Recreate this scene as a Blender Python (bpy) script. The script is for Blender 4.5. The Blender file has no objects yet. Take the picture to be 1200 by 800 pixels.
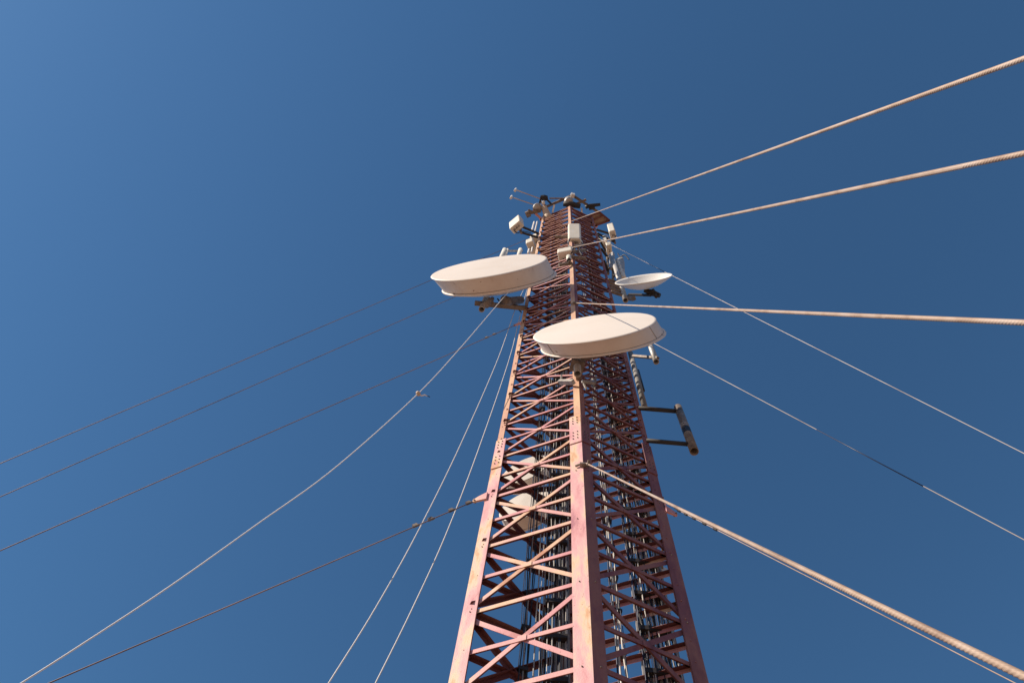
import bpy, bmesh, math, random
from mathutils import Vector, Matrix, noise
random.seed(7)
D = bpy.data
scene = bpy.context.scene
COL = scene.collection
R_ = math.radians

# ------------------------------------------------------------------ camera
F, ZX, ZY = 850.0, 662.045, 121.692           # focal length and zenith in photo pixels
CAM = Vector((0, 0, 1.6))
Zc = Vector((ZX-600, ZY-400, F)).normalized()
Yc = (Vector((0, 0, 1)) - Zc*Zc.z).normalized()
Xc = Yc.cross(Zc)
def c2w(c): return Vector((Xc.dot(c), Yc.dot(c), Zc.dot(c)))
def w2c(p):
    v = p-CAM
    return Xc*v.x + Yc*v.y + Zc*v.z
def pix(p):
    c = w2c(p); return (600+F*c.x/c.z, 400+F*c.y/c.z)
def mpp(p):                                    # metres per photo pixel at a point
    return w2c(p).z/F
def ray(x, y): return c2w(Vector((x-600, y-400, F)))
def at_d(x, y, d):                             # point seen at (x,y), d metres of ground distance away
    r = ray(x, y); return CAM + r*(d/math.hypot(r.x, r.y))
def at_h(x, y, z):                             # point seen at (x,y), at height z
    r = ray(x, y); return CAM + r*((z-CAM.z)/r.z)
def at_k(x, y, k):                             # point seen at (x,y), k metres deep
    return CAM + ray(x, y)*(k/F)
def on_post(xy, x, y):                         # height on a vertical line where it passes nearest the ray
    r = ray(x, y).normalized(); o = CAM-Vector((xy[0], xy[1], 0))
    u = Vector((0, 0, 1)); b = u.dot(r); d = u.dot(o); e = r.dot(o)
    return (d - b*e)/(1-b*b)

cam = D.cameras.new('camera'); co = D.objects.new('camera', cam); COL.objects.link(co)
xw, yw, zw = c2w(Vector((1, 0, 0))), c2w(Vector((0, -1, 0))), c2w(Vector((0, 0, -1)))
M = Matrix((xw, yw, zw)).transposed().to_4x4(); M.translation = CAM
co.matrix_world = M
cam.sensor_width = 36; cam.lens = 36*F/1200; cam.clip_end = 3000; cam.clip_start = .05
scene.camera = co

# --------------------------------------------------------------- materials
def mat(name, col, rough=.6, metal=0., var=None, scale=3., bump=0., spec=.4, stretch=None, own=False):
    m = D.materials.new(name); m.use_nodes = True
    nt = m.node_tree; b = nt.nodes['Principled BSDF']
    b.inputs['Base Color'].default_value = (*col, 1)
    b.inputs['Roughness'].default_value = rough
    b.inputs['Metallic'].default_value = metal
    b.inputs['Specular IOR Level'].default_value = spec
    if var:
        g = nt.nodes.new('ShaderNodeNewGeometry')
        mp = nt.nodes.new('ShaderNodeMapping'); mp.inputs['Scale'].default_value = stretch or (1, 1, 1)
        nt.links.new(g.outputs['Position'], mp.inputs['Vector'])
        if own:
            oi = nt.nodes.new('ShaderNodeObjectInfo'); mu = nt.nodes.new('ShaderNodeMath'); mu.operation = 'MULTIPLY'; mu.inputs[1].default_value = 60
            nt.links.new(oi.outputs['Random'], mu.inputs[0]); nt.links.new(mu.outputs[0], mp.inputs['Location'])
        n = nt.nodes.new('ShaderNodeTexNoise'); n.inputs['Scale'].default_value = scale
        n.inputs['Detail'].default_value = 6; n.inputs['Roughness'].default_value = .62
        nt.links.new(mp.outputs[0], n.inputs['Vector'])
        r = nt.nodes.new('ShaderNodeValToRGB'); e = r.color_ramp.elements
        for i, (p, c) in enumerate(var):
            el = e[i] if i < 2 else e.new(p)
            el.position = p; el.color = (*c, 1)
        nt.links.new(n.outputs['Fac'], r.inputs['Fac'])
        nt.links.new(r.outputs['Color'], b.inputs['Base Color'])
        if bump:
            bp = nt.nodes.new('ShaderNodeBump'); bp.inputs['Strength'].default_value = bump
            bp.inputs['Distance'].default_value = .01
            n2 = nt.nodes.new('ShaderNodeTexNoise'); n2.inputs['Scale'].default_value = 60
            nt.links.new(g.outputs['Position'], n2.inputs['Vector'])
            nt.links.new(n2.outputs['Fac'], bp.inputs['Height'])
            nt.links.new(bp.outputs[0], b.inputs['Normal'])
    return m
PINK, CREAM, SALM, RUST = (.64, .31, .325), (.66, .42, .27), (.56, .27, .21), (.42, .19, .10)
m_leg = mat('faded_red_paint', PINK, .62, var=[(.29, (.40, .16, .20)), (.39, PINK), (.47, (.68, .38, .39)), (.53, (.72, .46, .40)), (.58, (.74, .52, .37)), (.64, (.62, .35, .19)), (.71, (.62, .30, .30)), (.80, (.36, .16, .15))],
            scale=2.7, bump=.25, stretch=(1.6, 1.6, .45))
m_up = mat('faded_cream_red_paint', CREAM, .62, var=[(.30, (.50, .24, .19)), (.48, (.62, .37, .25)), (.60, (.70, .48, .31)), (.75, SALM)],
           scale=2., bump=.2, stretch=(1.5, 1.5, .4))
m_bar = mat('brace_paint', SALM, .6, var=[(.28, (.42, .16, .15)), (.40, (.61, .28, .30)), (.52, (.67, .37, .35)), (.60, (.72, .48, .33)), (.72, (.46, .20, .12))], scale=.9, bump=.2, own=True)
m_bar2 = mat('brace_red_oxide', SALM, .62, var=[(.30, (.38, .16, .13)), (.50, (.48, .23, .18)), (.62, (.54, .30, .21)), (.75, (.40, .18, .13))], scale=1.4)
m_deep_shade = mat('deep_shade_red_oxide', (.15, .05, .05), .6, var=[(.30, (.10, .030, .032)), (.50, (.16, .055, .055)), (.62, (.20, .08, .07)), (.75, (.13, .045, .04))], scale=1.6, bump=.2)  # red oxide darkened in colour for undersides and inner faces that lie in shade
m_side_shade = mat('shade_side_red_paint', (.24, .088, .09), .6, var=[(.30, (.15, .05, .055)), (.45, (.23, .082, .088)), (.57, (.31, .13, .105)), (.72, (.20, .07, .07))], scale=1.9, bump=.25, stretch=(1.5, 1.5, .5))  # shaded copy of the mast paint, for sides turned from the sun
m_dish = mat('radome_cream', (.78, .70, .62), .5, var=[(.25, (.80, .71, .62)), (.5, (.86, .78, .70)), (.8, (.88, .81, .74))], scale=.9)
m_far = mat('grey_white_radome', (.56, .51, .46), .5, var=[(.3, (.48, .43, .38)), (.6, (.58, .53, .48))], scale=2.)
m_shroud = mat('shroud_paint', (.74, .67, .60), .5, var=[(.22, (.52, .44, .38)), (.36, (.70, .63, .57)), (.6, (.75, .69, .63)), (.85, (.66, .58, .51))], scale=2.4, stretch=(1, 1, 2.5))
def specks(m, scale, thr, col):
    nt = m.node_tree; b = nt.nodes['Principled BSDF']; src = b.inputs['Base Color'].links[0].from_socket
    g = nt.nodes.new('ShaderNodeNewGeometry'); n = nt.nodes.new('ShaderNodeTexNoise'); n.inputs['Scale'].default_value = scale; n.inputs['Detail'].default_value = 3
    nt.links.new(g.outputs['Position'], n.inputs['Vector'])
    r = nt.nodes.new('ShaderNodeValToRGB'); r.color_ramp.elements[0].position = thr; r.color_ramp.elements[1].position = thr+.03
    nt.links.new(n.outputs['Fac'], r.inputs['Fac'])
    mx = nt.nodes.new('ShaderNodeMix'); mx.data_type = 'RGBA'
    nt.links.new(r.outputs['Color'], mx.inputs['Factor']); nt.links.new(src, mx.inputs[6]); mx.inputs[7].default_value = (*col, 1)
    nt.links.new(mx.outputs[2], b.inputs['Base Color'])
specks(m_shroud, 9., .70, (.30, .20, .15)); specks(m_leg, 34., .69, (.30, .13, .09)); specks(m_up, 26., .68, (.33, .15, .10)); specks(m_bar, 30., .69, (.30, .12, .09))
m_white = mat('antenna_plastic', (.78, .74, .64), .45, var=[(.3, (.70, .66, .56)), (.6, (.80, .76, .67))], scale=2.)
m_bright = mat('white_paint', (.80, .79, .76), .4)
m_galv = mat('galvanised_steel', (.42, .40, .38), .5, .35, var=[(.3, (.30, .28, .26)), (.5, (.44, .42, .40)), (.7, (.52, .50, .47))], scale=6.)
m_steel = mat('weathered_steel', (.22, .18, .16), .6, .2, var=[(.3, (.12, .09, .08)), (.5, (.22, .18, .15)), (.7, (.32, .26, .22))], scale=6.)
m_dark = mat('dark_steel', (.035, .03, .03), .6)
m_black = mat('black_rubber', (.018, .018, .022), .42, spec=.5)
m_cgrey = mat('grey_cable_jacket', (.36, .35, .34), .45)
m_clight = mat('pale_cable_jacket', (.58, .55, .52), .45)
m_cblue = mat('navy_cable_jacket', (.022, .03, .07), .4)
m_guy = mat('weathered_wire_rope', (.37, .27, .21), .6, .1, var=[(.3, (.25, .17, .13)), (.45, (.36, .265, .205)), (.6, (.42, .33, .28)), (.75, (.34, .31, .29))], scale=5.)
m_conduit = mat('dull_grey_conduit', (.24, .23, .22), .7)
m_guyl = mat('rusty_wire', (.24, .16, .14), .6, .1, var=[(.35, (.16, .105, .095)), (.55, (.30, .21, .185))], scale=1.)
m_guyg = mat('galvanised_wire', (.46, .43, .41), .5, .2, var=[(.35, (.30, .25, .23)), (.55, (.50, .46, .43))], scale=1.)
m_rope = mat('white_rope', (.80, .77, .74), .8)
m_wood = mat('plywood_deck', (.45, .33, .25), .8, var=[(.3, (.34, .24, .18)), (.6, (.48, .36, .28))], scale=3., stretch=(.4, 3, 1))
m_ground = mat('dry_red_earth', (.40, .27, .18), .95, var=[(.3, (.20, .12, .08)), (.5, (.28, .18, .125)), (.7, (.36, .25, .18))], scale=.35, bump=.4)
m_beige = mat('beige_sleeve', (.55, .42, .31), .6)

# ------------------------------------------------------------------ helpers
def tag(o, label=None, cat=None, group=None, kind=None):
    if label: o['label'] = label
    if cat: o['category'] = cat
    if group: o['group'] = group
    if kind: o['kind'] = kind
    return o
def empty(name, loc, label, cat, group=None):
    o = D.objects.new(name, None); COL.objects.link(o); o.location = loc; o.empty_display_size = .2
    return tag(o, label, cat, group)
def link(name, bm, m, parent=None, smooth=False):
    me = D.meshes.new(name)
    bmesh.ops.recalc_face_normals(bm, faces=bm.faces)
    bm.to_mesh(me); bm.free()
    for x in (m if isinstance(m, (list, tuple)) else [m]): me.materials.append(x)
    if smooth:
        for p in me.polygons: p.use_smooth = True
    o = D.objects.new(name, me); COL.objects.link(o)
    if parent:
        o.parent = parent
        # world coordinates were used to build: undo the chain of parents' locations
        p, off = parent, Vector()
        while p: off += p.location; p = p.parent
        me.transform(Matrix.Translation(-off))
    return o
def frame(d, up=None):
    d = d.normalized(); up = up or (Vector((0, 0, 1)) if abs(d.z) < .95 else Vector((1, 0, 0)))
    a = d.cross(up).normalized(); return a, a.cross(d).normalized()
def tube(bm, pts, r, seg=8, cap=True):
    pts = [Vector(p) for p in pts]; rings = []
    a, b = frame(pts[1]-pts[0])
    for i, p in enumerate(pts):
        t = (pts[min(i+1, len(pts)-1)]-pts[max(i-1, 0)]).normalized()
        a = (a - t*a.dot(t)).normalized(); b = t.cross(a)
        rr = r[i] if isinstance(r, (list, tuple)) else r
        rings.append([bm.verts.new(p + (a*math.cos(q)+b*math.sin(q))*rr) for q in [2*math.pi*k/seg for k in range(seg)]])
    for s, t in zip(rings, rings[1:]):
        for k in range(seg): bm.faces.new((s[k], s[(k+1) % seg], t[(k+1) % seg], t[k]))
    if cap: bm.faces.new(rings[0]); bm.faces.new(rings[-1])
def pipe(bm, p0, p1, r, wall=.012, seg=16):     # open-ended hollow pipe
    p0, p1 = Vector(p0), Vector(p1); a, b = frame(p1-p0); rr = []
    for p, q in ((p0, r), (p1, r), (p1, r-wall), (p0, r-wall)):
        rr.append([bm.verts.new(p+(a*math.cos(t)+b*math.sin(t))*q) for t in [2*math.pi*k/seg for k in range(seg)]])
    for i in range(4):
        s, t = rr[i], rr[(i+1) % 4]
        for k in range(seg): bm.faces.new((s[k], s[(k+1) % seg], t[(k+1) % seg], t[k]))
def extrude(bm, poly, v):
    a = [bm.verts.new(p) for p in poly]; b = [bm.verts.new(p+v) for p in poly]
    bm.faces.new(a); bm.faces.new(b)
    for i in range(len(a)): bm.faces.new((a[i], a[(i+1) % len(a)], b[(i+1) % len(a)], b[i]))
def box(bm, c, ax, ay, az_, bev=0):             # centre and three half-axis vectors
    v = {}
    for i in (-1, 1):
        for j in (-1, 1):
            for k in (-1, 1): v[i, j, k] = bm.verts.new(c+ax*i+ay*j+az_*k)
    fs = []
    for q in (((-1,-1,-1),(-1,-1,1),(-1,1,1),(-1,1,-1)), ((1,-1,-1),(1,1,-1),(1,1,1),(1,-1,1)), ((-1,-1,-1),(1,-1,-1),(1,-1,1),(-1,-1,1)),
              ((-1,1,-1),(-1,1,1),(1,1,1),(1,1,-1)), ((-1,-1,-1),(-1,1,-1),(1,1,-1),(1,-1,-1)), ((-1,-1,1),(1,-1,1),(1,1,1),(-1,1,1))):
        fs.append(bm.faces.new([v[x] for x in q]))
    if bev:
        es = list({e for f in fs for e in f.edges})
        bmesh.ops.bevel(bm, geom=es, offset=bev, segments=3, affect='EDGES', profile=.5)
def bar(bm, p0, p1, w, d, up=None):             # solid rectangular bar
    p0, p1 = Vector(p0), Vector(p1); a, b = frame(p1-p0, up)
    box(bm, (p0+p1)/2, (p1-p0)/2, a*(w/2), b*(d/2))
def angle_bar(bm, p0, p1, out, w, wi, t):       # L section: one flange in the face plane, the other inwards from its top edge
    d = (p1-p0).normalized(); up = (Vector((0, 0, 1))-d*d.z)
    up = (up-out*up.dot(out)).normalized(); i = -out
    h = w/2
    poly = [p0+up*h, p0-up*h, p0-up*h+i*t, p0+up*(h-t)+i*t, p0+up*(h-t)+i*wi, p0+up*h+i*wi]
    n0 = len(bm.faces); extrude(bm, poly, p1-p0); bm.faces.ensure_lookup_table()
    for f in bm.faces[n0:]:
        f.normal_update()
        if (f.calc_center_median()-(p0+p1)/2).dot(i) > t*1.5: f.material_index += 1  # inward flange takes the shade-dark slot

# ---------------------------------------------------------------- geometry of the mast
U = 5.0
AZ, W1, W2, PH, ANG = .2834, .3046*U, .2646*U, .5747, 2.3379
H0, S, ALT = 1.2413*U+CAM.z, .128*U, .0036*U
V2 = lambda x, y: Vector((x, y, 0))
dl = V2(-math.cos(PH), math.sin(PH)); a_ = math.pi-PH-ANG; dr = V2(math.cos(a_), math.sin(a_))
N = V2(math.sin(AZ), math.cos(AZ))*U; L = N+dl*W1; RR = N+dr*W2; B = L+RR-N; CEN = (L+RR)/2
def lev(n): return H0+n*S+(ALT if n % 2 else 0)
up = Vector((0, 0, 1))
nl = V2(-math.sin(PH), -math.cos(PH))           # outward normals of the four faces
nr = V2(math.sin(a_), -math.cos(a_))
TOP = on_post(N, 667.5, 241)
NTOP = int((TOP-H0)/S)
print('TOP', TOP, 'NTOP', NTOP, 'N', N, 'L', L, 'R', RR, 'B', B)
h_sp0, h_sp1 = on_post(N, 684, 517), on_post(N, 681.5, 486)
print('splice', h_sp0, h_sp1)

mast = empty('lattice_mast', CEN, 'tall four-legged lattice mast of faded red and pink painted steel, held by guy wires', 'mast')

def leg(C, e1, f1, e2, f2, ml=m_leg, mu=m_up):
    sa = math.sqrt(max(1e-6, 1-(e1.dot(e2))**2))
    def poly(C, f1, f2, t, z):
        i1 = (e2-e1*e1.dot(e2)).normalized(); i2 = (e1-e2*e1.dot(e2)).normalized()
        q = [C, C+e1*f1, C+e1*f1+i1*t, C+(e1+e2)*(t/sa), C+e2*f2+i2*t, C+e2*f2]
        return [p+up*z for p in q]
    for lo_z, hi_z, sc, t_, mm in ((-.1, h_sp0, 1, .022, ml), (h_sp0+.004, TOP, .6, .018, mu)):
        bm = bmesh.new()
        o_ = (e1+e2)*(0 if sc == 1 else .004)
        extrude(bm, poly(C+o_, f1*sc, f2*sc, t_, lo_z), up*(hi_z-lo_z))
        bm.faces.ensure_lookup_table()
        i1 = -(e2-e1*e1.dot(e2)).normalized()
        for f in bm.faces:                      # sunlit outer side gets the light paint, the rest the shade-darkened copy
            f.normal_update()
        bmesh.ops.recalc_face_normals(bm, faces=bm.faces)
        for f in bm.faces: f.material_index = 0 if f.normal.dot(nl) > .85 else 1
        o2 = link('leg', bm, [mm, m_side_shade], mast)
        if sc == 1: lo = o2
    # splice plates with bolts on the two flanges
    for e, f in ((e1, f1), (e2, f2)):
        o = e2 if e is e1 else e1
        nrm = -(o-e*e.dot(o)).normalized()
        bm = bmesh.new()
        zc = (h_sp0+h_sp1)/2
        box(bm, C+e*(f*.5)+nrm*.009+up*zc, e*(f*.5), nrm*.008, up*((h_sp1-h_sp0)/2))
        sp = link('splice_plate', bm, m_leg if nrm.dot(nl) > .85 else m_side_shade, lo)
        for fr_ in (.14, .25, .36, .70, .80, .90):
            z = h_sp0+(h_sp1-h_sp0)*fr_
            for q in (.30, .68):
                bb = bmesh.new(); bolt_geo(bb, C+e*(f*q)+nrm*.017+up*z, nrm, .0105)
                link('bolt', bb, m_dark, lo)
    return lo
def bolt_geo(bm, p, n, r):
    a, b = frame(n)
    extrude(bm, [p+(a*math.cos(k*math.pi/3)+b*math.sin(k*math.pi/3))*r for k in range(6)], n*r*.9)
    extrude(bm, [p+n*r*.9+(a*math.cos(k*math.pi/4)+b*math.sin(k*math.pi/4))*r*.5 for k in range(8)], n*r*.7)
legN = leg(N, dl, .195, dr, .15)
legL = leg(L, -dl, .18, dr, .16)
legR = leg(RR, -dr, .17, dl, .15)
legB = leg(B, -dl, .17, -dr, .16)
# single bolts where the braces meet the near and left legs
for lg, C, e, nn, f in ((legN, N, dl, nl, .195), (legN, N, dr, nr, .15), (legL, L, -dl, nl, .18), (legR, RR, -dr, nr, .17)):
    for n in range(-3, 8, 2):
        if h_sp0-.2 < lev(n) < h_sp1: continue
        bb = bmesh.new(); bolt_geo(bb, C+e*(f*.55)+nn*.001+up*(lev(n)-.02), nn, .0085)
        link('bolt', bb, m_steel, lg)

# bracing.  Face: (near corner, far corner, outward normal, kind)
HI = 21.; hor, dia = [], []
def inframe(p):
    c = w2c(p)
    if c.z <= 0: return False
    x, y = pix(p); return -20 < x < 1220 and -20 < y < 820
for (A, Bq, nn, f1, f2, full) in ((N, L, nl, .195, .18, True), (N, RR, nr, .15, .17, True), (L, B, -nr, .16, .16, True), (RR, B, -nl, .15, .17, False)):
    e = (Bq-A).normalized(); w = (Bq-A).length
    back = A is not N
    for n in range(-12, NTOP+1):
        z = lev(n)
        if z < .3: continue
        k = 1 if z < h_sp0 else .62
        s1, s2 = f1*k*.45, f2*k*.45
        wd = .062 if n % 2 else .058
        hi = z > HI
        if hi and n % 2 == 0: continue
        if z > h_sp0: wd *= .86
        if hi: wd = .085
        P0, P1 = A+e*s1+up*z-nn*.026, Bq-e*s2+up*z-nn*.026
        hor.append((P0, P1, nn, wd, wd, z))
        if not full:                       # the face with the cable runs: closely set rails only
            zz = z+S*.5
            if n < 20: hor.append((P0+up*S*.5, P1+up*S*.5, nn, wd, wd, zz))
        if n % 2 == 0 and full:
            pass
    for n in range(-12, NTOP+1):
        z = lev(n)
        if z < .3 or not full: continue
        k = 1 if z < h_sp0 else .62
        s1, s2 = f1*k*.45, f2*k*.45
        if n % 2 == 0:
            za, zb = lev(n-1)+.10, lev(n+1)-.09
            for (x, y, off) in (((zb, za, .034), (za, zb, .042))):
                P0, P1 = A+e*s1+up*x-nn*off, Bq-e*s2+up*y-nn*off
                wdd = .062*(1 if z < h_sp0 else .86)
                dia.append((P0, P1, nn, wdd, wdd, z))
def build_bars(lst, name):
    vis = [b for b in lst if inframe((b[0]+b[1])/2)]
    vis.sort(key=lambda b: ((b[0]+b[1])/2-CAM).length)
    one = vis[:98]; ids = {id(b) for b in one}
    for b in one:
        bm = bmesh.new(); angle_bar(bm, *b[:3], b[3], b[4], .007)
        link(name, bm, [m_bar if b[5] < 27 else m_bar2, m_deep_shade] if abs(b[2].dot(nl)) > .85 else [(m_bar2 if b[5] > HI and name[0] == 'h' else m_side_shade) if b[2].dot(nr) > .85 else m_deep_shade, m_deep_shade], mast)  # sunlit faces get light paint, the others its shade-darkened copies
    bm = bmesh.new()
    for b in lst:
        if id(b) in ids: continue
        k = len(bm.faces); angle_bar(bm, *b[:3], b[3], b[4], .007); bm.faces.ensure_lookup_table()
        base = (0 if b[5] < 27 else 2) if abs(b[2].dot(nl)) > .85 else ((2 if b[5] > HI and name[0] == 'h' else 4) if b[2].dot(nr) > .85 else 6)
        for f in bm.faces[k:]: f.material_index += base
    tag(link(name, bm, [m_bar, m_deep_shade, m_bar2, m_deep_shade, m_side_shade, m_deep_shade, m_deep_shade, m_deep_shade], mast), kind='stuff')
build_bars(hor, 'horizontal_brace'); build_bars(dia, 'diagonal_brace')
# small gusset plates at the star nodes of the two near faces
for (A, Bq, nn) in ((N, L, nl), (N, RR, nr)):
    for n in range(-2, 14, 2):
        c = (A+Bq)/2+up*lev(n)-nn*.020; e = (Bq-A).normalized()
        bm = bmesh.new(); box(bm, c, e*.05, nn*.003, up*.04); link('gusset_plate', bm, m_bar if nn.dot(nl) > .85 else m_side_shade, mast)

# ------------------------------------------------------------ cable ladders and cables
def plan(x, y, d):
    p = at_d(x, y, d); return V2(p.x, p.y)
def ladder(pa, pb, label, z1, n0, n1):
    t = empty('cable_ladder', (pa+pb)/2, label, 'cable ladder')
    for p in (pa, pb):
        bm = bmesh.new(); bar(bm, p+up*0, p+up*z1, .035, .025, (pb-pa).normalized()); link('rail', bm, m_galv, t)
    for n in range(n0, n1):
        z = lev(n)+.04
        bm = bmesh.new()
        bar(bm, pa+up*z, pb+up*z, .03, .03)
        fwd = -(V2(pa.x+pb.x, pa.y+pb.y)).normalized()
        c = (pa+pb)/2+fwd*.075+up*z
        box(bm, c, (pb-pa)*.44, fwd*.065, up*.032)
        link('clamp_rung', bm, m_dark, t)
    return t
LZ = TOP-1.5
la, lb = plan(634, 800, 5.95), plan(667, 800, 5.95)
ladder(la, lb, 'wide cable ladder with dark clamps inside the mast, just left of the near leg', LZ, -3, 34)
ra, rb = plan(756, 800, 5.85), plan(801, 800, 5.95)
ladder(ra, rb, 'cable ladder with dark clamps inside the mast, seen through its right face', LZ, -3, 34)
def cables(pa, pb, cnt, label, group, r0=.0066, depth=.10, mats=(m_black, m_black, m_cgrey, m_cgrey, m_clight, m_cblue), wob=.013, z1=None):
    fwd = -(pa+pb).normalized()
    for k in range(cnt):
        t = (k+.5)/cnt + random.uniform(-.3, .3)/cnt
        base = pa.lerp(pb, t)+fwd*random.uniform(.03, .03+depth)
        r = r0*random.choice((.7, .85, 1, 1, 1.25, 1.5))
        top = (z1 or LZ)-random.uniform(0, 9)
        pts = []; z = 0.0; off = Vector((0, 0, 0)); k2 = random.random()*9
        while z < top:
            pts.append(base+up*z+V2(noise.noise((k2, z*.9, k)), noise.noise((k, z*.9, k2+5)))*wob*2.2)
            z += .4 if z < 16 else 1.2
        bm = bmesh.new(); tube(bm, pts, r, 6)
        o = link('feeder_cable', bm, random.choice(mats), None, True)
        tag(o, label, 'cable', group)
cables(la, lb, 24, 'thin cable in the broad bundle on the ladder just left of the near leg', 'feeder cables on the left ladder')
da, db = plan(604, 800, 5.85), plan(619, 800, 5.9)
cables(da, db, 9, 'dark cable in the narrow bundle hanging free behind the left face', 'feeder cables in the narrow left bundle', wob=.016,
       mats=(m_black, m_black, m_black, m_cblue, m_cgrey))
cables(plan(622, 800, 5.9), plan(634, 800, 5.9), 4, 'pale thin wire spaced out left of the broad cable bundle', 'pale wires left of the broad bundle', r0=.006, mats=(m_clight, m_cgrey))
cables(ra, rb, 36, 'thin cable in the dense bundle behind the right face of the mast', 'feeder cables on the right ladder', wob=.016, mats=(m_black, m_black, m_cgrey, m_clight, m_clight, m_cblue))
cables(plan(725, 800, 5.6), plan(738, 800, 5.6), 6, 'loose cable in the sparse bundle just right of the near leg', 'feeder cables in the sparse right bundle', wob=.02,
       mats=(m_black, m_cgrey, m_clight, m_cblue))
for x in (611, 731):                       # ties holding the free bundles
    for n in range(-3, 24):
        c = plan(x, 800, 5.8 if x < 660 else 5.55)+up*(lev(n)+.1)
        bm = bmesh.new(); box(bm, c, V2(.055, 0), V2(0, .045), up*.022)
        tag(link('cable_tie', bm, m_dark), 'dark tie clamping the %s cable bundle inside the mast' % ('narrow left' if x < 660 else 'sparse right'), 'cable tie',
            'ties on the %s cable bundle' % ('left' if x < 660 else 'right'))

# ------------------------------------------------------------------ dishes
def ell_fit(C, n):                        # image ellipse of a unit circle
    u = n.cross(up).normalized() if abs(n.z) < .99 else Vector((1, 0, 0))
    v = u.cross(n)
    return u, v
def proj_d(P, d, eps=1e-3):
    a, b = pix(P), pix(P+d*eps); return Vector(((b[0]-a[0])/eps, (b[1]-a[1])/eps))
def solve_dish(C, ratio, tilt):           # heading and elevation of a round face that shows the given ellipse
    best = None
    for bi in range(-70, 41):
        for ei in range(-8, 32):
            be, el = R_(bi), R_(ei*.5)
            n = Vector((math.sin(be)*math.cos(el), -math.cos(be)*math.cos(el), math.sin(el)))
            u, v = ell_fit(C, n); pu, pv = proj_d(C, u), proj_d(C, v)
            xx, xy, yy = pu.x**2+pv.x**2, pu.x*pu.y+pv.x*pv.y, pu.y**2+pv.y**2
            tl = math.degrees(.5*math.atan2(2*xy, xx-yy)); tr, dt = xx+yy, xx*yy-xy*xy
            l1 = tr/2+math.sqrt(max(0, tr*tr/4-dt)); l2 = dt/l1
            err = ((math.sqrt(l2/l1)-ratio)*100)**2+(tl-tilt)**2
            if best is None or err < best[0]: best = (err, n, math.sqrt(l1), bi, ei*.5)
    print('dish', best)
    return best[1], best[2]
def ring(bm, c, u, v, r, seg=96): return [bm.verts.new(c+(u*math.cos(q)+v*math.sin(q))*r) for q in [2*math.pi*k/seg for k in range(seg)]]
def loft(bm, rs):
    for s, t in zip(rs, rs[1:]):
        for k in range(len(s)): bm.faces.new((s[k], s[(k+1) % len(s)], t[(k+1) % len(s)], t[k]))
def drum_dish(name, C, n, r, shift, label, cat, grp=None, R2k=1.015, seams=True, fm=None):
    """shrouded round dish: flat radome, side shroud, back rim, bowl behind; shift = from face centre to back ring centre"""
    u, v = ell_fit(C, n); t = empty(name, C, label, cat, grp)
    C2 = C+shift; R2 = r*R2k; e_ = R2k-.03
    bm = bmesh.new()
    rs = [ring(bm, C+n*(.030*r*(1-q*q)), u, v, r*q*.985) for q in (.08, .35, .6, .8, .93, .98, 1)]
    rs.append(ring(bm, C-n*.012*r, u, v, r*1.0)); loft(bm, rs); bm.faces.new(rs[0])
    link('radome', bm, fm or m_dish, t, True)
    bm = bmesh.new()
    rs = [ring(bm, C.lerp(C2, .03)-n*.005, u, v, r*.992), ring(bm, C.lerp(C2, .10), u, v, r*.985), ring(bm, C.lerp(C2, .5), u, v, r*(.985+e_)/2), ring(bm, C.lerp(C2, .9), u, v, r*e_)]
    loft(bm, rs); sh = link('shroud', bm, m_shroud, t, True)
    bm = bmesh.new()                      # raised seam strap round the shroud and a joint strip
    rs = [ring(bm, C.lerp(C2, q), u, v, r*k) for q, k in ((.90, e_), (.90, e_+.012), (.955, R2k+.003), (1.0, R2k+.003), (1.02, R2k), (1.02, .92*R2k))]
    loft(bm, rs); link('rim', bm, m_shroud, t, True)
    bm = bmesh.new(); loft(bm, [ring(bm, C.lerp(C2, .875), u, v, r*(e_+.004)), ring(bm, C.lerp(C2, .897), u, v, r*(e_+.004))])
    link('gasket', bm, m_steel, t, True)
    for q in ((1.18*math.pi, 1.78*math.pi) if seams else ()):
        bm = bmesh.new()
        d0 = u*math.cos(q)+v*math.sin(q); tg = (-u*math.sin(q)+v*math.cos(q))
        ax = C2-C
        box(bm, C.lerp(C2, .5)+d0*(r*.987), ax*.42, tg*.006, d0*.006)
        link('seam', bm, m_galv, t)
    bm = bmesh.new()
    rs = [ring(bm, C2-n*(.015*r+.16*r*(1-q*q)), u, v, r*q*.93) for q in (1, .9, .75, .55, .35, .15)]
    loft(bm, rs); bm.faces.new(rs[-1]); link('reflector', bm, m_shroud, t, True)
    return t, u, v, C2
def face_shift(C, n, r, dx, dy):          # offset of the back ring, a*(-n)+b*u, that shows as (dx,dy)
    u, v = ell_fit(C, n); pn, pu = proj_d(C, -n), proj_d(C, u)
    det = pn.x*pu.y-pu.x*pn.y
    a = (dx*pu.y-pu.x*dy)/det; b = (pn.x*dy-dx*pn.y)/det
    print('shift/r', a/r, b/r)
    return -n*a+u*b

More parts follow.
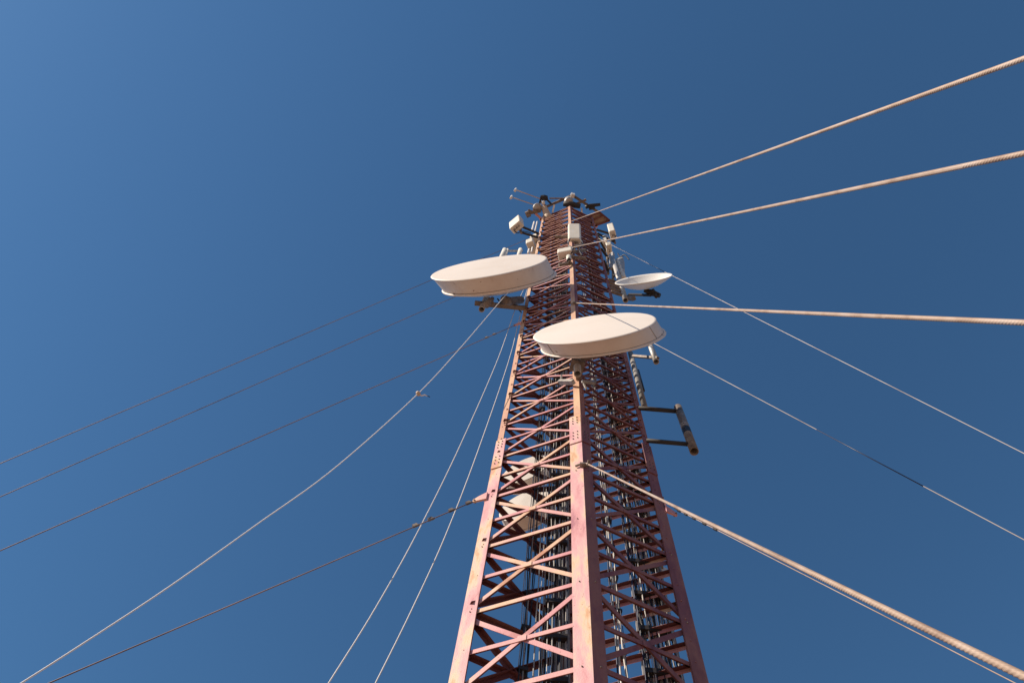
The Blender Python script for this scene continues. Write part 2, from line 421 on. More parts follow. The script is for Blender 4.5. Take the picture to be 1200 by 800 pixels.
# front dish on the near leg
C = at_d(696, 383, 4.15)
n, pxm = solve_dish(C, .200, -8.5); r = 72.8/pxm
fd, u, v, C2 = drum_dish('drum_dish', C, n, r, face_shift(C, n, r, 10.5, 16.0),
    'large cream drum dish with a flat round face, mounted in front of the near leg', 'dish antenna', 'large drum dishes on the mast')
print('front dish r', r, 'C', C)
pp = plan(676.5, 430, 4.72)
zb = on_post(pp, 676.5, 438)
bm = bmesh.new(); pipe(bm, pp+up*zb, pp+up*(zb+3.0), .07, .012); link('mounting_pole', bm, m_galv, fd, True)
for z in (zb+.45, zb+2.3):
    bm = bmesh.new(); bar(bm, pp+up*z, N+up*z, .10, .10); box(bm, pp+up*z, V2(.13, 0), V2(0, .11), up*.06); link('bracket', bm, m_steel, fd)
bm = bmesh.new()
hub = C2-n*(.17*r)
bar(bm, hub, Vector((pp.x, pp.y, hub.z)), .16, .16)
link('bracket', bm, m_steel, fd)
q0 = at_d(764, 404, 5.3); q1 = at_d(767, 424, 5.3)
qp = V2((q0.x+q1.x)/2, (q0.y+q1.y)/2)
z1 = on_post(qp, 766, 425)
bm = bmesh.new(); pipe(bm, qp+up*z1, qp+up*(z1+1.7), .06, .012); link('strut_pole', bm, m_galv, fd, True)
bm = bmesh.new(); bar(bm, at_d(742, 417, 5.6), at_d(771, 419.5, 5.25), .06, .05); bar(bm, qp+up*(z1+1.4), C2-n*.12*r+u*.5*r, .06, .06)
link('strut', bm, m_steel, fd)
# L bracket on the near leg under the dish
z = on_post(N, 676, 448); bm = bmesh.new()
bar(bm, at_d(656, 447.5, 5.05), at_d(672, 447.5, 4.92), .09, .07); bar(bm, at_d(682, 446.5, 4.95), at_d(697, 449, 5.05), .05, .05)
bar(bm, at_d(657, 448, 5.05), at_d(658, 439.5, 5.05), .035, .035); bar(bm, at_d(697, 449, 5.05), at_d(698.5, 441.5, 5.05), .04, .04)
bar(bm, at_d(684, 449, 4.97), at_d(687, 456, 5.0), .03, .03)
link('clamp_bracket', bm, m_galv, mast)

# left dish on arms from the left leg
C = at_d(572.8, 312, 4.92)
n, pxm = solve_dish(C, .153, -9.8); r = 69/pxm
ld, u, v, C2 = drum_dish('drum_dish', C, n, r, face_shift(C, n, r, 12.5, 18.5),
    'large cream drum dish held out left of the mast on horizontal arms', 'dish antenna', 'large drum dishes on the mast', .985, False)
print('left dish r', r, 'C', C)
pp = plan(565, 361, 5.85); zb = on_post(pp, 564, 362.5)
bm = bmesh.new(); pipe(bm, pp+up*zb, pp+up*(zb+3.6), .085, .015); link('mounting_pole', bm, m_galv, ld, True)
zL = on_post(L, 612, 362)
print('ARM', zL, zb, pix(Vector((pp.x-.25, pp.y, zL))), pix(Vector((L.x, L.y, zL))), pix(pp+up*zb))
for z in (zL, zL+2.7):
    bm = bmesh.new(); bar(bm, Vector((pp.x-.25, pp.y, z)), Vector((L.x+.1, L.y-.05, z)), .12, .12); link('arm', bm, m_steel, ld)
bm = bmesh.new(); tube(bm, [at_d(591, 351, 5.35), at_d(597, 353, 5.45), at_d(610, 351.5, 5.6)], .12, 14); link('clamp', bm, m_steel, ld, True)
bm = bmesh.new(); tube(bm, [at_d(577, 350, 5.4), at_d(570, 357, 5.45)], [.06, .1], 10); tube(bm, [at_d(573, 350, 5.4), at_d(579, 357, 5.45)], .05, 8)
link('feed_mount', bm, m_steel, ld, True)
# two pipes peeping out over its top edge
for (xa, ya, h, wd) in ((590, 293.5, 1.5, .085), (593.5, 293, 1.5, .05), (608.8, 293.5, 1.4, .08)):
    p = plan(xa, 296, 5.75); zt = on_post(p, xa, 292)
    bm = bmesh.new(); tube(bm, [p+up*(zt-3.), p+up*zt], wd, 14); link('stay_tube', bm, m_white, ld, True)
bm = bmesh.new(); bar(bm, at_d(590, 294, 5.78), at_d(612, 294, 5.78), .06, .06); link('stay_bar', bm, m_galv, ld)

# small open dish on the right
C = at_d(754, 326.2, 5.5)
n, pxm = solve_dish(C, .135, -8.0); r = 33.8/pxm
u, v = ell_fit(C, n)
sd = empty('open_dish', C, 'small white open dish on a pole held out to the right of the mast', 'dish antenna')
pn, pu = proj_d(C, -n), proj_d(C, u)
dep = .36*r
bm = bmesh.new()
rs = [ring(bm, C-n*(dep*(1-q*q)), u, v, r*q, 64) for q in (1, .95, .85, .7, .5, .3, .12)]
loft(bm, rs); bm.faces.new(rs[-1])
rb_ = [ring(bm, C-n*(dep*(1-q*q)+.02), u, v, r*q+.012, 64) for q in (1, .95, .85, .7, .5, .3, .12)]
loft(bm, rb_); bm.faces.new(rb_[-1])
for k in range(64): bm.faces.new((rs[0][k], rs[0][(k+1) % 64], rb_[0][(k+1) % 64], rb_[0][k]))
link('reflector', bm, m_bright, sd, True)
pp = plan(732.5, 350, 6.0); zb = on_post(pp, 733, 352); zt = on_post(pp, 726, 303)
bm = bmesh.new(); pipe(bm, pp+up*zb, pp+up*(zb+6.5), .085, .02); link('mounting_pole', bm, m_galv, sd, True)
for y, x0 in ((346.5, 719), (342.5, 719), (339, 717), (334.5, 716), (330.5, 714)):
    z = on_post(pp, 732, y); p1 = Vector((pp.x+.06, pp.y, z)); p0 = Vector((RR.x-.02, RR.y, z)); bm = bmesh.new(); bar(bm, p0, p1, .09, .08); link('arm', bm, m_steel, sd)
bm = bmesh.new(); bar(bm, at_d(732, 348.5, 6.2), at_d(743, 349.5, 6.2), .14, .12); link('stub_bar', bm, m_steel, sd)
bm = bmesh.new(); c = at_d(764, 343, 5.95)
tube(bm, [c+Vector((-.22, 0, .1)), c, c+Vector((.22, .0, -.15))], [.06, .10, .07], 10); tube(bm, [c+Vector((.08, 0, -.4)), c+Vector((.08, 0, .4))], .05, 8)
bar(bm, at_d(737, 345, 6.0), at_d(763, 346, 5.95), .06, .06)
bar(bm, c, C-n*dep, .06, .06)
link('receiver_unit', bm, m_dark, sd)

# two more drum dishes behind the mast, seen through its left face
for k, (px, py, dd, rr, lab) in enumerate(((616, 549, 6.75, .50, 'upper of two white drum dishes seen through the left face, behind the braces'),
                                  (614, 591, 6.75, .48, 'lower of two white drum dishes seen through the left face, behind the braces'))):
    C = at_d(px, py, dd); be = R_(-35)
    n = Vector((math.sin(be), -math.cos(be), .05)).normalized()
    t, u, v, C2 = drum_dish('drum_dish', C, n, rr, -n*.42*rr*1.2, lab, 'dish antenna', 'white drum dishes behind the mast', fm=m_far)
    bm = bmesh.new(); bar(bm, C2-n*.3*rr, B+up*C2.z, .08, .08); link('bracket', bm, m_steel, t)
    bm = bmesh.new(); p = V2(C2.x, C2.y)-V2(n.x, n.y)*.3; pipe(bm, p+up*(C2.z-.6), p+up*(C2.z+.6), .045); link('mounting_pole', bm, m_galv, t, True)

# ------------------------------------------------------------------ panel antennas and boxes near the top
def panel(name, px, py, wpx, hpx, dist, yaw, tilt, label, cat='panel antenna', grp=None, dep=.18, m=m_white, bev=.05, conn=3, pole=True, arm=None, hmul=1.):
    C = at_d(px, py, dist); be, el = R_(yaw), R_(tilt)
    n = Vector((math.sin(be)*math.cos(el), -math.cos(be)*math.cos(el), -math.sin(el)))
    u, v = ell_fit(C, n)
    pu, pv = proj_d(C, u).length, abs(proj_d(C, v).y)
    w, h = wpx/pu, hpx/pv*hmul
    t = empty(name, C, label, cat, grp)
    bm = bmesh.new(); box(bm, C-n*dep/2, u*w/2, v*h/2, n*dep/2, min(bev, dep*.3, w*.2)); link('cover', bm, m, t)
    bot = C-v*(h/2)*(1 if v.z > 0 else -1)-n*dep/2
    for k in range(conn):
        bm = bmesh.new(); p = bot+u*(w*.6*((k+.5)/conn-.5)); tube(bm, [p, p-up*.16], .035, 8); link('connector', bm, m_steel, t, True)
    if pole:
        bm = bmesh.new(); q = C-n*(dep+.12)
        tube(bm, [q-v*h*.62, q+v*h*.62], .05, 10)
        for s in (-.35, .35): bar(bm, q+v*h*s, C+v*h*s-n*dep*.8, .09, .06)
        link('mounting_pole', bm, m_steel, t)
    if arm is not None:
        q = C-n*(dep+.12)
        for s in (-.5, .5):
            bm = bmesh.new(); p = q+v*h*s; bar(bm, p, Vector((arm.x, arm.y, p.z)), .09, .08); link('arm', bm, m_dark, t)
    return t, C, n, u, v, w, h
panel('panel_antenna', 602.3, 259.5, 15.5, 12.5, 5.35, -52, 9, 'white panel antenna held out on two dark arms at the upper left of the mast', arm=L, dep=.34, conn=3, hmul=.58)
panel('panel_antenna', 673.2, 270, 15.2, 17.8, 4.75, -12, 9, 'large cream panel antenna on the front of the near leg below the top', dep=.30, conn=4, arm=N, bev=.07)
panel('panel_antenna', 661.5, 292, 17.5, 4.4, 4.85, -24, 4, 'flat white box low across the near leg under the cream panel', dep=.55, conn=3, pole=False, cat='equipment box')
panel('panel_antenna', 715.8, 265.8, 7.5, 11, 5.75, -28, 10, 'white panel antenna with a brown underside at the upper right, below the deck', dep=.45, conn=2, arm=RR, hmul=.8)
panel('radio_unit', 708.5, 279.8, 5, 3.8, 5.95, -20, 8, 'small white radio box right of the mast, upper of two', 'radio unit', dep=.4, conn=1, arm=RR)
panel('radio_unit', 713, 285, 6.6, 4.0, 5.95, -20, 8, 'small white radio box right of the mast with a brown underside, lower of two', 'radio unit', dep=.5, conn=1, pole=False)
panel('radio_unit', 625, 276.2, 9.5, 4.2, 5.75, -35, 8, 'small pale radio box left of the mast, upper of two', 'radio unit', dep=.5, conn=2, pole=False)
panel('radio_unit', 620, 281.4, 9, 4.4, 5.65, -35, 8, 'small pale radio box left of the mast, lower of two', 'radio unit', dep=.6, conn=2, pole=False)
panel('panel_antenna', 731.5, 313.5, 9, 19, 6.3, 62, 4, 'long grey panel antenna standing above the small open dish on the right', m=m_galv, dep=.3, conn=2, arm=None)
panel('panel_antenna', 720, 304, 4, 17, 6.1, 40, 3, 'slim grey panel antenna beside the right leg above the small dish', m=m_galv, dep=.2, conn=1, arm=RR)
# a sunlit strapped cable column on the pole by the long grey panel
bm = bmesh.new(); pp = plan(729.5, 322, 6.2); z0 = on_post(pp, 729.8, 327); z1 = on_post(pp, 727, 306)
tube(bm, [pp+up*(z0+(z1-z0)*k/14)+V2(.04*math.sin(k*2.3), 0) for k in range(15)], .085, 10)
tag(link('cable_coil', bm, m_white, None, True), 'pale strapped coil of cable on the pole above the small open dish', 'cable coil')
# small lamp under the flat box
c = at_d(666.6, 302, 4.85)
bm = bmesh.new(); tube(bm, [c-up*.35, c-up*.2, c+up*.15, c+up*.25], [.06, .085, .085, .03], 14)
lp = empty('obstruction_lamp', c, 'small pale obstruction lamp on the near leg under the flat white box', 'lamp')
link('globe', bm, m_white, lp, True)
bm = bmesh.new(); tube(bm, [c-up*.45, c-up*.35], .07, 14); link('lamp_base', bm, m_dark, lp, True)
bm = bmesh.new(); bar(bm, c-up*.5, N+up*(c.z-.5), .06, .06); link('bracket', bm, m_steel, lp)
# horizontal mounting shelves around there (dark rails right of the near leg)
for (a, b, d0, d1) in (((673, 289), (684, 287), 4.9, 5.0), ((672, 295), (686, 293), 4.9, 5.0), ((655, 310.5), (670, 308.5), 4.95, 4.95), ((650, 277.5), (668, 278), 4.95, 4.95), ((664, 300), (686, 303), 4.9, 5.1)):
    bm = bmesh.new(); bar(bm, at_d(*a, d0), at_d(*b, d1), .10, .08); link('mounting_rail', bm, m_steel, mast)

for pts, lab in ((((668, 280), (666, 287), (672, 291), (669, 297)), 'black jumper cable looping below the cream panel on the near leg'),
                 (((679, 279), (683, 285), (679, 292), (682, 299)), 'dark jumper cable drooping right of the cream panel on the near leg'),
                 (((601, 268), (606, 273), (613, 271), (622, 273)), 'thin black cable drooping from the upper left panel to the mast'),
                 (((722, 276), (716, 283), (712, 276), (706, 277)), 'thin black cable looping below the upper right white panel'),
                 (((737, 304), (732, 298.5), (727, 301), (724, 297)), 'black cable curling over the top of the long grey panel'),
                 (((583, 350), (590, 357), (600, 356), (611, 366)), 'black cable drooping from the left dish mount to the leg')):
    q = [at_d(x, y, (4.75 if 'near leg' in lab else 5.6) + .06*i) for i, (x, y) in enumerate(pts)]; Q = []
    for i in range(3):
        p0, p1, p2, p3 = q[max(i-1, 0)], q[i], q[i+1], q[min(i+2, 3)]
        for j in range(6):
            t_ = j/6; Q.append(.5*((2*p1)+(p2-p0)*t_+(2*p0-5*p1+4*p2-p3)*t_*t_+(3*p1-p0-3*p2+p3)*t_**3))
    bm = bmesh.new(); tube(bm, Q+[q[3]], .022, 6); tag(link('jumper_cable', bm, m_black, None, True), lab, 'cable')

# pipe antenna on two arms at the right
t = empty('pipe_antenna', at_d(804, 503, 6.02), 'grey vertical pipe antenna with a black band, on two dark arms right of the mast', 'antenna')
pp = plan(804, 503, 6.02); zb = on_post(pp, 813, 529); zt = on_post(pp, 795, 477)
zk = on_post(pp, 804, 506)
rp = 5.3*mpp(pp+up*zb)
bm = bmesh.new(); pipe(bm, pp+up*zb, pp+up*zt, rp, .012, 24)
link('pipe', bm, m_steel, t, True)
bm = bmesh.new(); tube(bm, [pp+up*(zk-.11), pp+up*(zk+.11)], rp*1.02, 24); link('band', bm, m_black, t, False)
for k in (.16, .24):
    bm = bmesh.new(); tube(bm, [pp+up*(zk+k), pp+up*(zk+k+.03)], rp*1.03, 24); link('clamp_ring', bm, m_galv, t)
for x0, y0, x1, y1 in ((748, 478, 793, 483), (756, 515, 806, 522)):
    z = on_post(pp, x1, y1); bm = bmesh.new()
    tube(bm, [Vector((RR.x-.05, RR.y-.02, z)), Vector((pp.x, pp.y, z))], 2.7*mpp(pp+up*z), 12); link('arm', bm, m_dark, t, True)
# grey galvanised conduits along the right leg
for (xa, ya, xb, yb, rad, lab) in ((731.5, 414, 746, 476, .055, 'grey galvanised pole clamped inside the right leg under the front dish'), (740.5, 413, 754, 478, .06, 'grey galvanised pole clamped outside the right leg under the front dish')):
    p = plan((xa+xb)/2, (ya+yb)/2, 6.05); za, zb2 = on_post(p, xa, ya), on_post(p, xb, yb)
    bm = bmesh.new(); tube(bm, [p+up*zb2, p+up*za], rad, 12); tag(link('clamped_pole', bm, m_conduit, None, True), lab, 'pole')
p = plan(750.5, 446, 6.15); bm = bmesh.new(); tube(bm, [p+up*on_post(p, 753, 458), p+up*on_post(p, 748.5, 434)], .04, 10)
tag(link('whip_antenna', bm, m_black, None, True), 'short black rod antenna beside the right leg under the front dish', 'antenna')
# pale board behind the right face
c = at_d(776, 667, 7.0); bm = bmesh.new(); box(bm, c, V2(.10, .03), V2(.0, .02), up*.07, .008)
tag(link('junction_box', bm, m_clight), 'pale junction box behind the right leg low on the mast', 'box')
bm = bmesh.new(); bar(bm, c, Vector((RR.x, RR.y, c.z)), .03, .03); link('box_bracket', bm, m_steel, mast)

# ------------------------------------------------------------------ the top
ZT = TOP
def T(x, y, dz=0): return at_h(x, y, ZT+dz)
for a, b, dz, w in (((641, 242), (671, 229), .9, .13), ((671, 229), (702, 249), .9, .13), ((664, 244), (687, 234), .3, .12), ((641, 242), (633, 236), .9, .08), ((644, 232.5), (660, 232.5), .9, .07),
                    ((702, 249), (690, 262), .9, .08), ((641, 242), (636, 256), .9, .08)):
    bm = bmesh.new(); bar(bm, T(*a, dz), T(*b, dz), w, w); link('frame_bar', bm, m_steel, mast)
for a, b in (((668, 243), (632.5, 258)), ((668, 243), (700, 266)), ((624, 247), (635, 257))):
    bm = bmesh.new(); bar(bm, T(*a, 0), T(*b, 0), .12, .1); link('frame_bar', bm, m_bar, mast)
bm = bmesh.new(); box(bm, T(671, 229, .9), V2(.10, 0), V2(0, .10), up*.3); tag(link('cap_box', bm, m_bright), 'tiny white box on the topmost corner of the mast frame', 'box')
# deck at right: dark frame with plywood panels
q = [T(688.5, 253.2), T(702.7, 248.8), T(714.5, 258.5), T(695.2, 265.2)]
dk = empty('work_platform', sum(q, Vector())/4, 'small plywood work platform with a dark frame at the upper right of the mast', 'platform')
bm = bmesh.new()
for i in range(4): bar(bm, q[i], q[(i+1) % 4], .09, .10)
bar(bm, q[0].lerp(q[3], .55), q[1].lerp(q[2], .35), .07, .08)
link('deck_frame', bm, m_deep_shade, dk)
bm = bmesh.new(); cc = sum(q, Vector())/4; extrude(bm, [p.lerp(cc, .06)+up*.09 for p in q], up*.04); link('deck_board', bm, m_wood, dk)
# grey round lamp housing under the frame
c = T(666.5, 235.5, .7); bm = bmesh.new(); tube(bm, [c-up*.4, c-up*.25, c+up*.1, c+up*.25], [.16, .24, .23, .06], 18)
tag(link('lamp_housing', bm, m_galv, None, True), 'grey round lamp housing hanging under the top frame', 'lamp')
bm = bmesh.new(); tube(bm, [T(660, 239, .2), T(672, 240, .2), T(680, 242, .2)], [.12, .16, .12], 10); tag(link('gearbox', bm, m_dark, None, True), 'dark mount under the round lamp housing at the mast top', 'mount')
# dark antenna at right of the top
bm = bmesh.new(); tube(bm, [T(686, 243, .6), T(692, 241, .6), T(703.5, 239.7, .6)], [.10, .10, .08], 10); tube(bm, [T(690, 244, .6), T(697, 243, .6)], .11, 8)
tag(link('stub_antenna', bm, m_dark, None, True), 'black stub antenna pointing right from the top frame', 'antenna')
# two thin rods with white tips to the left, their drum and sleeve
for (x0, y0, x1, y1, lab) in ((633, 233, 604.2, 222.5, 'thin rod antenna with a white tip, upper of the two at the mast top'), (625.5, 240, 599.3, 231, 'thin rod antenna with a white tip, lower of the two at the mast top')):
    t = empty('rod_antenna', T(x0, y0, .8), lab, 'antenna', 'rod antennas at the mast top')
    bm = bmesh.new(); tube(bm, [T(x0, y0, .8), T(x1, y1, .8)], .024, 8); link('rod', bm, m_beige, t, True)
    bm = bmesh.new(); d = T(x1, y1, .8); tube(bm, [d-up*.45, d+up*.3], .07, 8); link('tip', bm, m_bright, t, True)
bm = bmesh.new(); c = T(637, 236.5, .8); tube(bm, [c-up*.7, c+up*.5], .085, 12)
t = empty('beacon_lamp', c, 'white cylinder beacon on a dark bracket at the upper left of the mast top', 'lamp')
link('lens', bm, m_bright, t, True)
bm = bmesh.new(); tube(bm, [T(633, 231, .9), T(637.5, 232.3, .9), T(642, 231.5, .9)], [.1, .18, .1], 8)
bar(bm, T(634, 232, .9), T(631.5, 241, .6), .09, .09); bar(bm, T(640, 233, .9), T(646, 239, .6), .09, .09); link('bracket', bm, m_dark, t)
bm = bmesh.new(); tube(bm, [T(637.5, 242.5, .2), T(639.5, 248, 0), T(642, 253.5, -.4), T(646, 258, -.8)], [.15, .17, .20, .22], 14)
tag(link('cable_sleeve', bm, m_beige, None, True), 'thick beige cable sleeve running down from the top left corner', 'cable sleeve')
bm = bmesh.new(); c = T(630, 243.5, .3); tube(bm, [c-up*.25, c, c+up*.3, c+up*.4], [.24, .25, .17, .03], 16)
tag(link('dome_antenna', bm, m_galv, None, True), 'grey dome on the upper left corner beside the beige sleeve', 'antenna')
bm = bmesh.new(); tube(bm, [T(616.5, 252, 0), T(621, 250, 0)], .17, 10); bar(bm, T(618, 250, 0), T(634, 247, 0), .16, .16); bar(bm, T(619, 246, 0), T(627, 250, 0), .1, .1)
tag(link('side_mount', bm, m_steel, None, False), 'stubby bracket sticking out left below the grey dome', 'bracket')
for x0, y0, x1, y1, lab in ((649.5, 240.5, 647.5, 249, 'short white rod standing on the left edge of the mast top'), (681.5, 244, 681.8, 250, 'short white rod standing on the right edge of the mast top')):
    bm = bmesh.new(); bar(bm, T(x0, y0, .4), T(x1, y1, .1), .09, .09); tag(link('short_rod', bm, m_bright), lab, 'rod')
# white stays under the left corner of the top
for k, (x0, y0, x1, y1) in enumerate(((626, 260, 625, 271), (629.5, 260, 627.3, 272), (620, 292, 619.5, 297), (624, 290, 623, 296))):
    bm = bmesh.new(); p = plan(x0, y0, 5.7); tube(bm, [p+up*on_post(p, x1, y1), p+up*on_post(p, x0, y0)], .04, 8)
    tag(link('stay_rod', bm, m_rope), 'thin white rod hanging beside the left leg near the top', 'rod', 'white rods beside the left leg')

# ------------------------------------------------------------------ guy wires
def wire_rope(bm, p0, p1, r, lobes=6, pitch=.034, fine=5.2, sag=0.):
    """twisted wire rope; the lay is modelled on the stretch near the camera, plain beyond"""
    d = (p1-p0); ln = d.length; d.normalize(); a, b = frame(d)
    if r < .0102 or r > .0116:
        n_ = 40; tube(bm, [p0+d*(ln*q/n_)-up*(sag*4*(q/n_)*(1-q/n_)) for q in range(n_+1)], r, 8); return
    s = 0.; st = []
    while s < ln:
        st.append(s); p = p0+d*s
        s += pitch/5 if (p-CAM).length < fine else 4.
    st.append(ln); prev = None; K = lobes*3; ph = 0.; last = 0.
    for s in st:
        c = p0+d*s-up*(sag*4*(s/ln)*(1-s/ln))
        if s-last < .1: ph += 2*math.pi*(s-last)/(pitch*3)
        last = s
        rg = [bm.verts.new(c+(a*math.cos(q)+b*math.sin(q))*(r*(1-.11*(k % 3 == 0)))) for k, q in ((k, 2*math.pi*k/K+ph) for k in range(K))]
        if prev:
            for k in range(K): bm.faces.new((prev[k], prev[(k+1) % K], rg[(k+1) % K], rg[k]))
        else: bm.faces.new(rg)
        prev = rg
    bm.faces.new(prev)
def ground_end(A, E):                       # carry the line A-E on to the ground
    d = E-A; t = (-.05-A.z)/d.z
    return A+d*t
def for_radius(A, x, y, rad):               # depth of the ray (x,y) that lands the wire rad metres from the mast
    lo, hi = .3, 400.; best = None
    for i in range(4000):
        k = .5*1.0025**i
        if k > 300: break
        E = at_k(x, y, k)
        if E.z >= A.z-.5: continue
        G = ground_end(A, E); e = abs((V2(G.x, G.y)-CEN).length-rad)
        if (G-A).dot(E-A) > 0 and (best is None or e < best[0]): best = (e, E, G)
    return best[1], best[2]
def guy(A, x, y, label, r, m, k=None, rad=None, grp=None, clamps=(), bracket=None, sag=0., ck=m_steel, dark_spans=()):
    if k: E = at_k(x, y, k); G = ground_end(A, E)
    else: E, G = for_radius(A, x, y, rad)
    print('guy', label[:40], 'A', A.to_tuple(1), 'E', E.to_tuple(1), 'G', G.to_tuple(1))
    t = empty('guy_wire', A, label, 'guy wire', grp)
    bm = bmesh.new(); wire_rope(bm, A, G, r, sag=sag); link('strand', bm, m, t, True)
    d = (G-A).normalized()
    for xa, xb in dark_spans:  # thin dark tube laid over the wire between two points
        ts = [i/4000 for i in range(4001)]
        f_ = lambda x: min(ts, key=lambda q: abs(pix(A+(E-A)*q)[0]-x))
        bm = bmesh.new(); tube(bm, [A+(E-A)*f_(xa), A+(E-A)*f_(xb)], r*1.12, 8); link('dark_stretch', bm, m_cblue, t, True)
    for s in clamps:
        bm = bmesh.new(); p = A+d*s-up*.0; a, b = frame(d)
        tube(bm, [p-d*.05, p+d*.05], r*2.0, 8); box(bm, p+b*r*2.6, d*.035, a*.014, b*.03)
        for w_ in (-.025, .025): tube(bm, [p+d*w_-b*r*2, p+d*w_+b*r*5], .007, 6)
        link('wire_clamp', bm, ck, t)
    return t, A, G, d
RGRP = 'guy wires from the near leg'
post = lambda P, x, y: P+up*on_post(P, x, y)
A = post(N, 688, 543)+nr*.03+dr*.03; guy(A, 1200, 792, 'thick tan twisted guy wire from low on the near leg to the lower right', .0103, m_guy, k=1.55, grp=RGRP, clamps=(.35,))
A = post(N, 672, 355); guy(A, 1200, 378, 'thick tan guy wire above the front dish, running nearly level to the right edge', .0103, m_guy, k=2.3, grp=RGRP, clamps=(.6,))
A = post(N, 669.5, 290); guy(A, 1200, 180, 'thick tan guy wire rising from below the cream panel, second from top on the right', .0103, m_guy, k=2.35, grp=RGRP)
A = post(N, 668, 259.5); guy(A, 1200, 69, 'thick tan guy wire from just under the mast top, the topmost on the right', .0103, m_guy, k=2.5, grp=RGRP)
RG2 = 'guy wires from the right leg'
A = post(RR, 704, 278.5); guy(A, 1200, 531, 'thin pale guy wire from the upper right leg passing the tip of the small dish', .0095, m_guyg, rad=15, grp=RG2, clamps=(1.2, 2.0), dark_spans=((761, 779),))
A = post(RR, 726, 381); guy(A, 1200, 632, 'thin pale guy wire that comes out from behind the front dish to the right', .0080, m_guyg, rad=12, grp=RG2, dark_spans=((957, 1082),))
A = post(RR, 777, 590)+dr*.17
guy(A, 1192, 801, 'thin guy wire with a row of clamps, close under the thick lower right one', .0055, m_guy, rad=7., grp=RG2, clamps=(.12, .3, .5, .75, 1.0), ck=m_dark)
LG = 'guy wires from the left leg'
A = post(L, 568, 582)-dr*.0+dl*.13; guy(A, 50, 803, 'steel guy wire with clamps from the lowest bracket of the left leg', .008, m_guyl, rad=14, grp=LG, clamps=(.15, .45, .8, 1.05))
A = post(L, 607.5, 378)+dl*.1; guy(A, 0, 645, 'thin brown guy wire with two clamps from the left leg level with the front dish', .009, m_guyl, rad=16, grp=LG, clamps=(.9, 1.2))
A = post(L, 622, 307); guy(A, 0, 582, 'thin guy wire at far left, the middle of the three long parallel ones', .0090, m_guyl, rad=18.01, grp=LG)
A = post(L, 630, 274.5); guy(A, 0, 543, 'thin guy wire at far left, the uppermost of the three long parallel ones', .0100, m_guyl, rad=20, grp=LG)
# brackets where the guys are shackled
for P, d, x, y in ((L, dl, 571, 583), (L, dl, 608, 378.5), (RR, dr, 778, 595)):
    z = on_post(P, x, y); bm = bmesh.new()
    o = V2(-d.y, d.x)
    extrude(bm, [P-d*.03+up*(z+.10), P+d*.10+up*(z+.05), P+d*.19+up*(z-.01), P+d*.19+up*(z-.06), P-d*.03+up*(z-.09)], o*.03)
    box(bm, P+up*z+d*.004-o*.012, d*.010, o*.011, up*.12)
    bk = link('guy_bracket', bm, m_bar, mast)
    bm = bmesh.new(); tube(bm, [P+d*.165+up*(z-.035)-o*.02, P+d*.165+up*(z-.035)+o*.05], .013, 8); link('shackle_pin', bm, m_steel, bk)
for (y, x) in ((545, 688), (356, 672)):
    z = on_post(N, x, y); bm = bmesh.new(); o = (nl+nr).normalized()
    tube(bm, [N+up*z+o*.03+dl*.12, N+up*z+o*.04, N+up*z+o*.03+dr*.10], .018, 8); box(bm, N+up*(z-.03)+o*.03, o*.03, V2(-o.y, o.x)*.05, up*.02)
    link('guy_shackle', bm, m_steel, mast)

# slack white ropes
def rope(pts, label, r, grp):
    P = [at_k(x, y, k) for x, y, k in pts]
    Q = []
    for i in range(len(P)-1):                # Catmull-Rom through the points
        p0, p1, p2, p3 = P[max(i-1, 0)], P[i], P[i+1], P[min(i+2, len(P)-1)]
        for j in range(8):
            t = j/8; Q.append(.5*((2*p1)+(p2-p0)*t+(2*p0-5*p1+4*p2-p3)*t*t+(3*p1-p0-3*p2+p3)*t**3))
    Q.append(P[-1]); d = (Q[-1]-Q[-2]).normalized()
    if d.z < -.05: Q.append(Q[-1]+d*((-.02-Q[-1].z)/d.z))
    else: Q.append(Vector((Q[-1].x+d.x*2, Q[-1].y+d.y*2, -.02)))
    bm = bmesh.new(); tube(bm, Q, r, 7)
    o = link('slack_rope', bm, m_rope, None, True); tag(o, label, 'rope', grp)
    print('rope', Q[0].to_tuple(1), Q[-2].to_tuple(1), Q[-1].to_tuple(1))
    return P
RG = 'white ropes hanging from the left side'
def inv(k0, k1, t): return 1/((1-t)/k0+t/k1)
def run(pts, k0, k1):
    n = len(pts); x0, y0 = pts[0]; x1, y1 = pts[-1]; T_ = math.hypot(x1-x0, y1-y0)
    return [(x, y, inv(k0, k1, math.hypot(x-x0, y-y0)/T_)) for x, y in pts]
P = rope(run([(604, 333), (588, 351), (540, 407), (490, 461), (395, 546), (300, 615), (200, 686), (100, 752), (25, 800)], 20, 6.2), 'slack white rope with a knot, curving down to the bottom left corner', .0085, RG)
rope(run([(614, 338), (603, 364.5), (583.7, 420), (540, 520), (491, 620), (440, 712), (385, 800)], 23.0, 7.7), 'white rope left of the mast, the farther left of the close pair', .0085, RG)
rope(run([(618, 338), (609.5, 370), (597, 420), (563, 520), (525, 620), (484, 711), (440, 800)], 23.0, 7.7), 'white rope left of the mast, the nearer to it of the close pair', .0085, RG)
k = P[3]; s = mpp(k)
bm = bmesh.new(); bmesh.ops.create_icosphere(bm, subdivisions=2, radius=3.0*s, matrix=Matrix.Translation(k))
for vv in bm.verts: vv.co += (vv.co-k)*(.35*noise.noise(vv.co*40))
kt = link('rope_knot', bm, m_beige, None, True); tag(kt, 'lumpy knot with a loose tail tied on the curving white rope', 'knot')
a, b = c2w(Vector((1, 0, 0)))*s, c2w(Vector((0, 1, 0)))*s
bm = bmesh.new(); tube(bm, [k, k+a*4+b*2.5, k+a*8+b*1.5, k+a*11+b*3], [.8*s, .9*s, .8*s, .5*s], 6); tk = link('tail', bm, m_rope, None, True)
tk.parent = kt
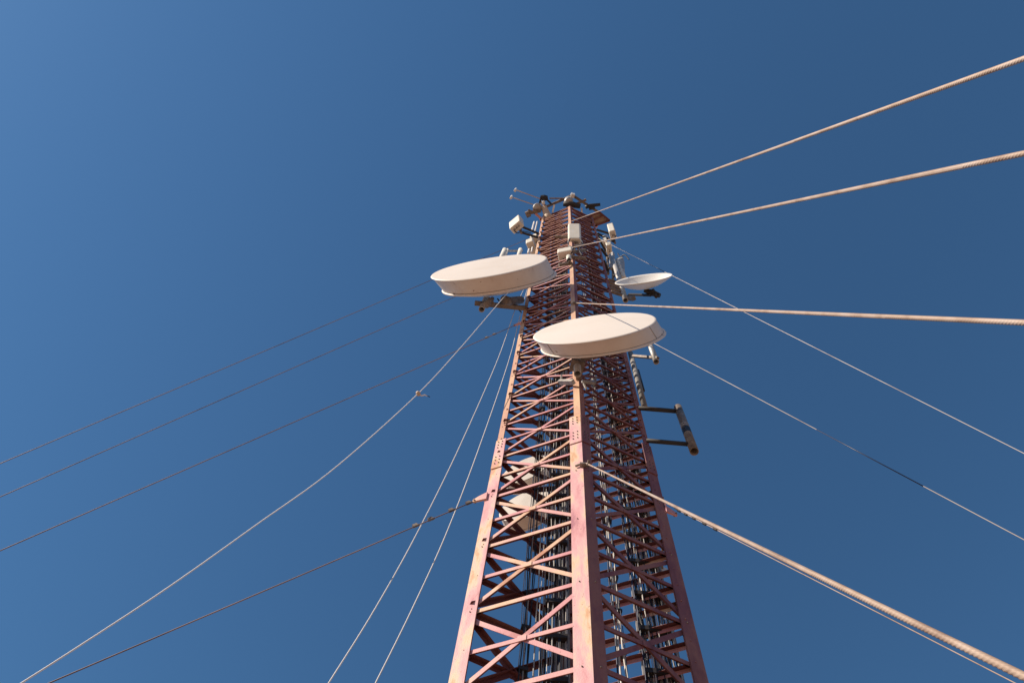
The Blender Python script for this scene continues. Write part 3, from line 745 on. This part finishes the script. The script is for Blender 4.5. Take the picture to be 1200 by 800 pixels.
bm = bmesh.new(); tube(bm, [k+a*10+b*2.4, k+a*14+b*4.0], .5*s, 6); tk = link('tail', bm, m_black, None, True); tk.parent = kt

# ------------------------------------------------------------------ ground
bm = bmesh.new()
gs = 1500; k = 24
vs = [[bm.verts.new((-gs+2*gs*i/k, -gs+2*gs*j/k, 0)) for j in range(k+1)] for i in range(k+1)]
for i in range(k):
    for j in range(k): bm.faces.new((vs[i][j], vs[i+1][j], vs[i+1][j+1], vs[i][j+1]))
tag(link('ground', bm, m_ground), 'dry red earth around the foot of the mast', 'ground', kind='structure')
bm = bmesh.new(); box(bm, CEN+up*.06, V2(1.6, 0), V2(0, 1.3), up*.06, .02)
tag(link('foundation_slab', bm, m_galv), 'concrete slab under the feet of the mast', 'slab', kind='structure')

# ------------------------------------------------------------------ light
SUN_AZ = Vector((-.975, -.222, 0)).normalized(); EL = R_(36)
sd_ = SUN_AZ*math.cos(EL)+up*math.sin(EL)
sl = D.lights.new('sun', 'SUN'); sl.energy = 5.0; sl.angle = R_(.53); sl.color = (1, .86, .70)
so = D.objects.new('sun', sl); COL.objects.link(so); so.rotation_euler = sd_.to_track_quat('Z', 'Y').to_euler()
w = D.worlds.new('World'); scene.world = w; w.use_nodes = True
nt = w.node_tree; bg = nt.nodes['Background']
sk = nt.nodes.new('ShaderNodeTexSky'); sk.sky_type = 'NISHITA'; sk.sun_disc = False
sk.sun_elevation = EL; sk.sun_rotation = math.atan2(sd_.x, sd_.y)
sk.altitude = 0; sk.air_density = 1.3; sk.dust_density = .2; sk.ozone_density = 10
mx = nt.nodes.new('ShaderNodeMix'); mx.data_type = 'RGBA'; mx.blend_type = 'MULTIPLY'; mx.inputs['Factor'].default_value = 1
gm = nt.nodes.new('ShaderNodeGamma'); gm.inputs['Gamma'].default_value = .86
nt.links.new(sk.outputs[0], gm.inputs['Color']); nt.links.new(gm.outputs[0], mx.inputs[6]); mx.inputs[7].default_value = (.68, .905, .955, 1)
nt.links.new(mx.outputs[2], bg.inputs['Color']); bg.inputs['Strength'].default_value = .094
v = scene.view_settings; scene.display_settings.display_device = 'sRGB'
v.view_transform = 'Standard'; v.look = 'None'; v.exposure = .35; v.gamma = 1; v.use_curve_mapping = False
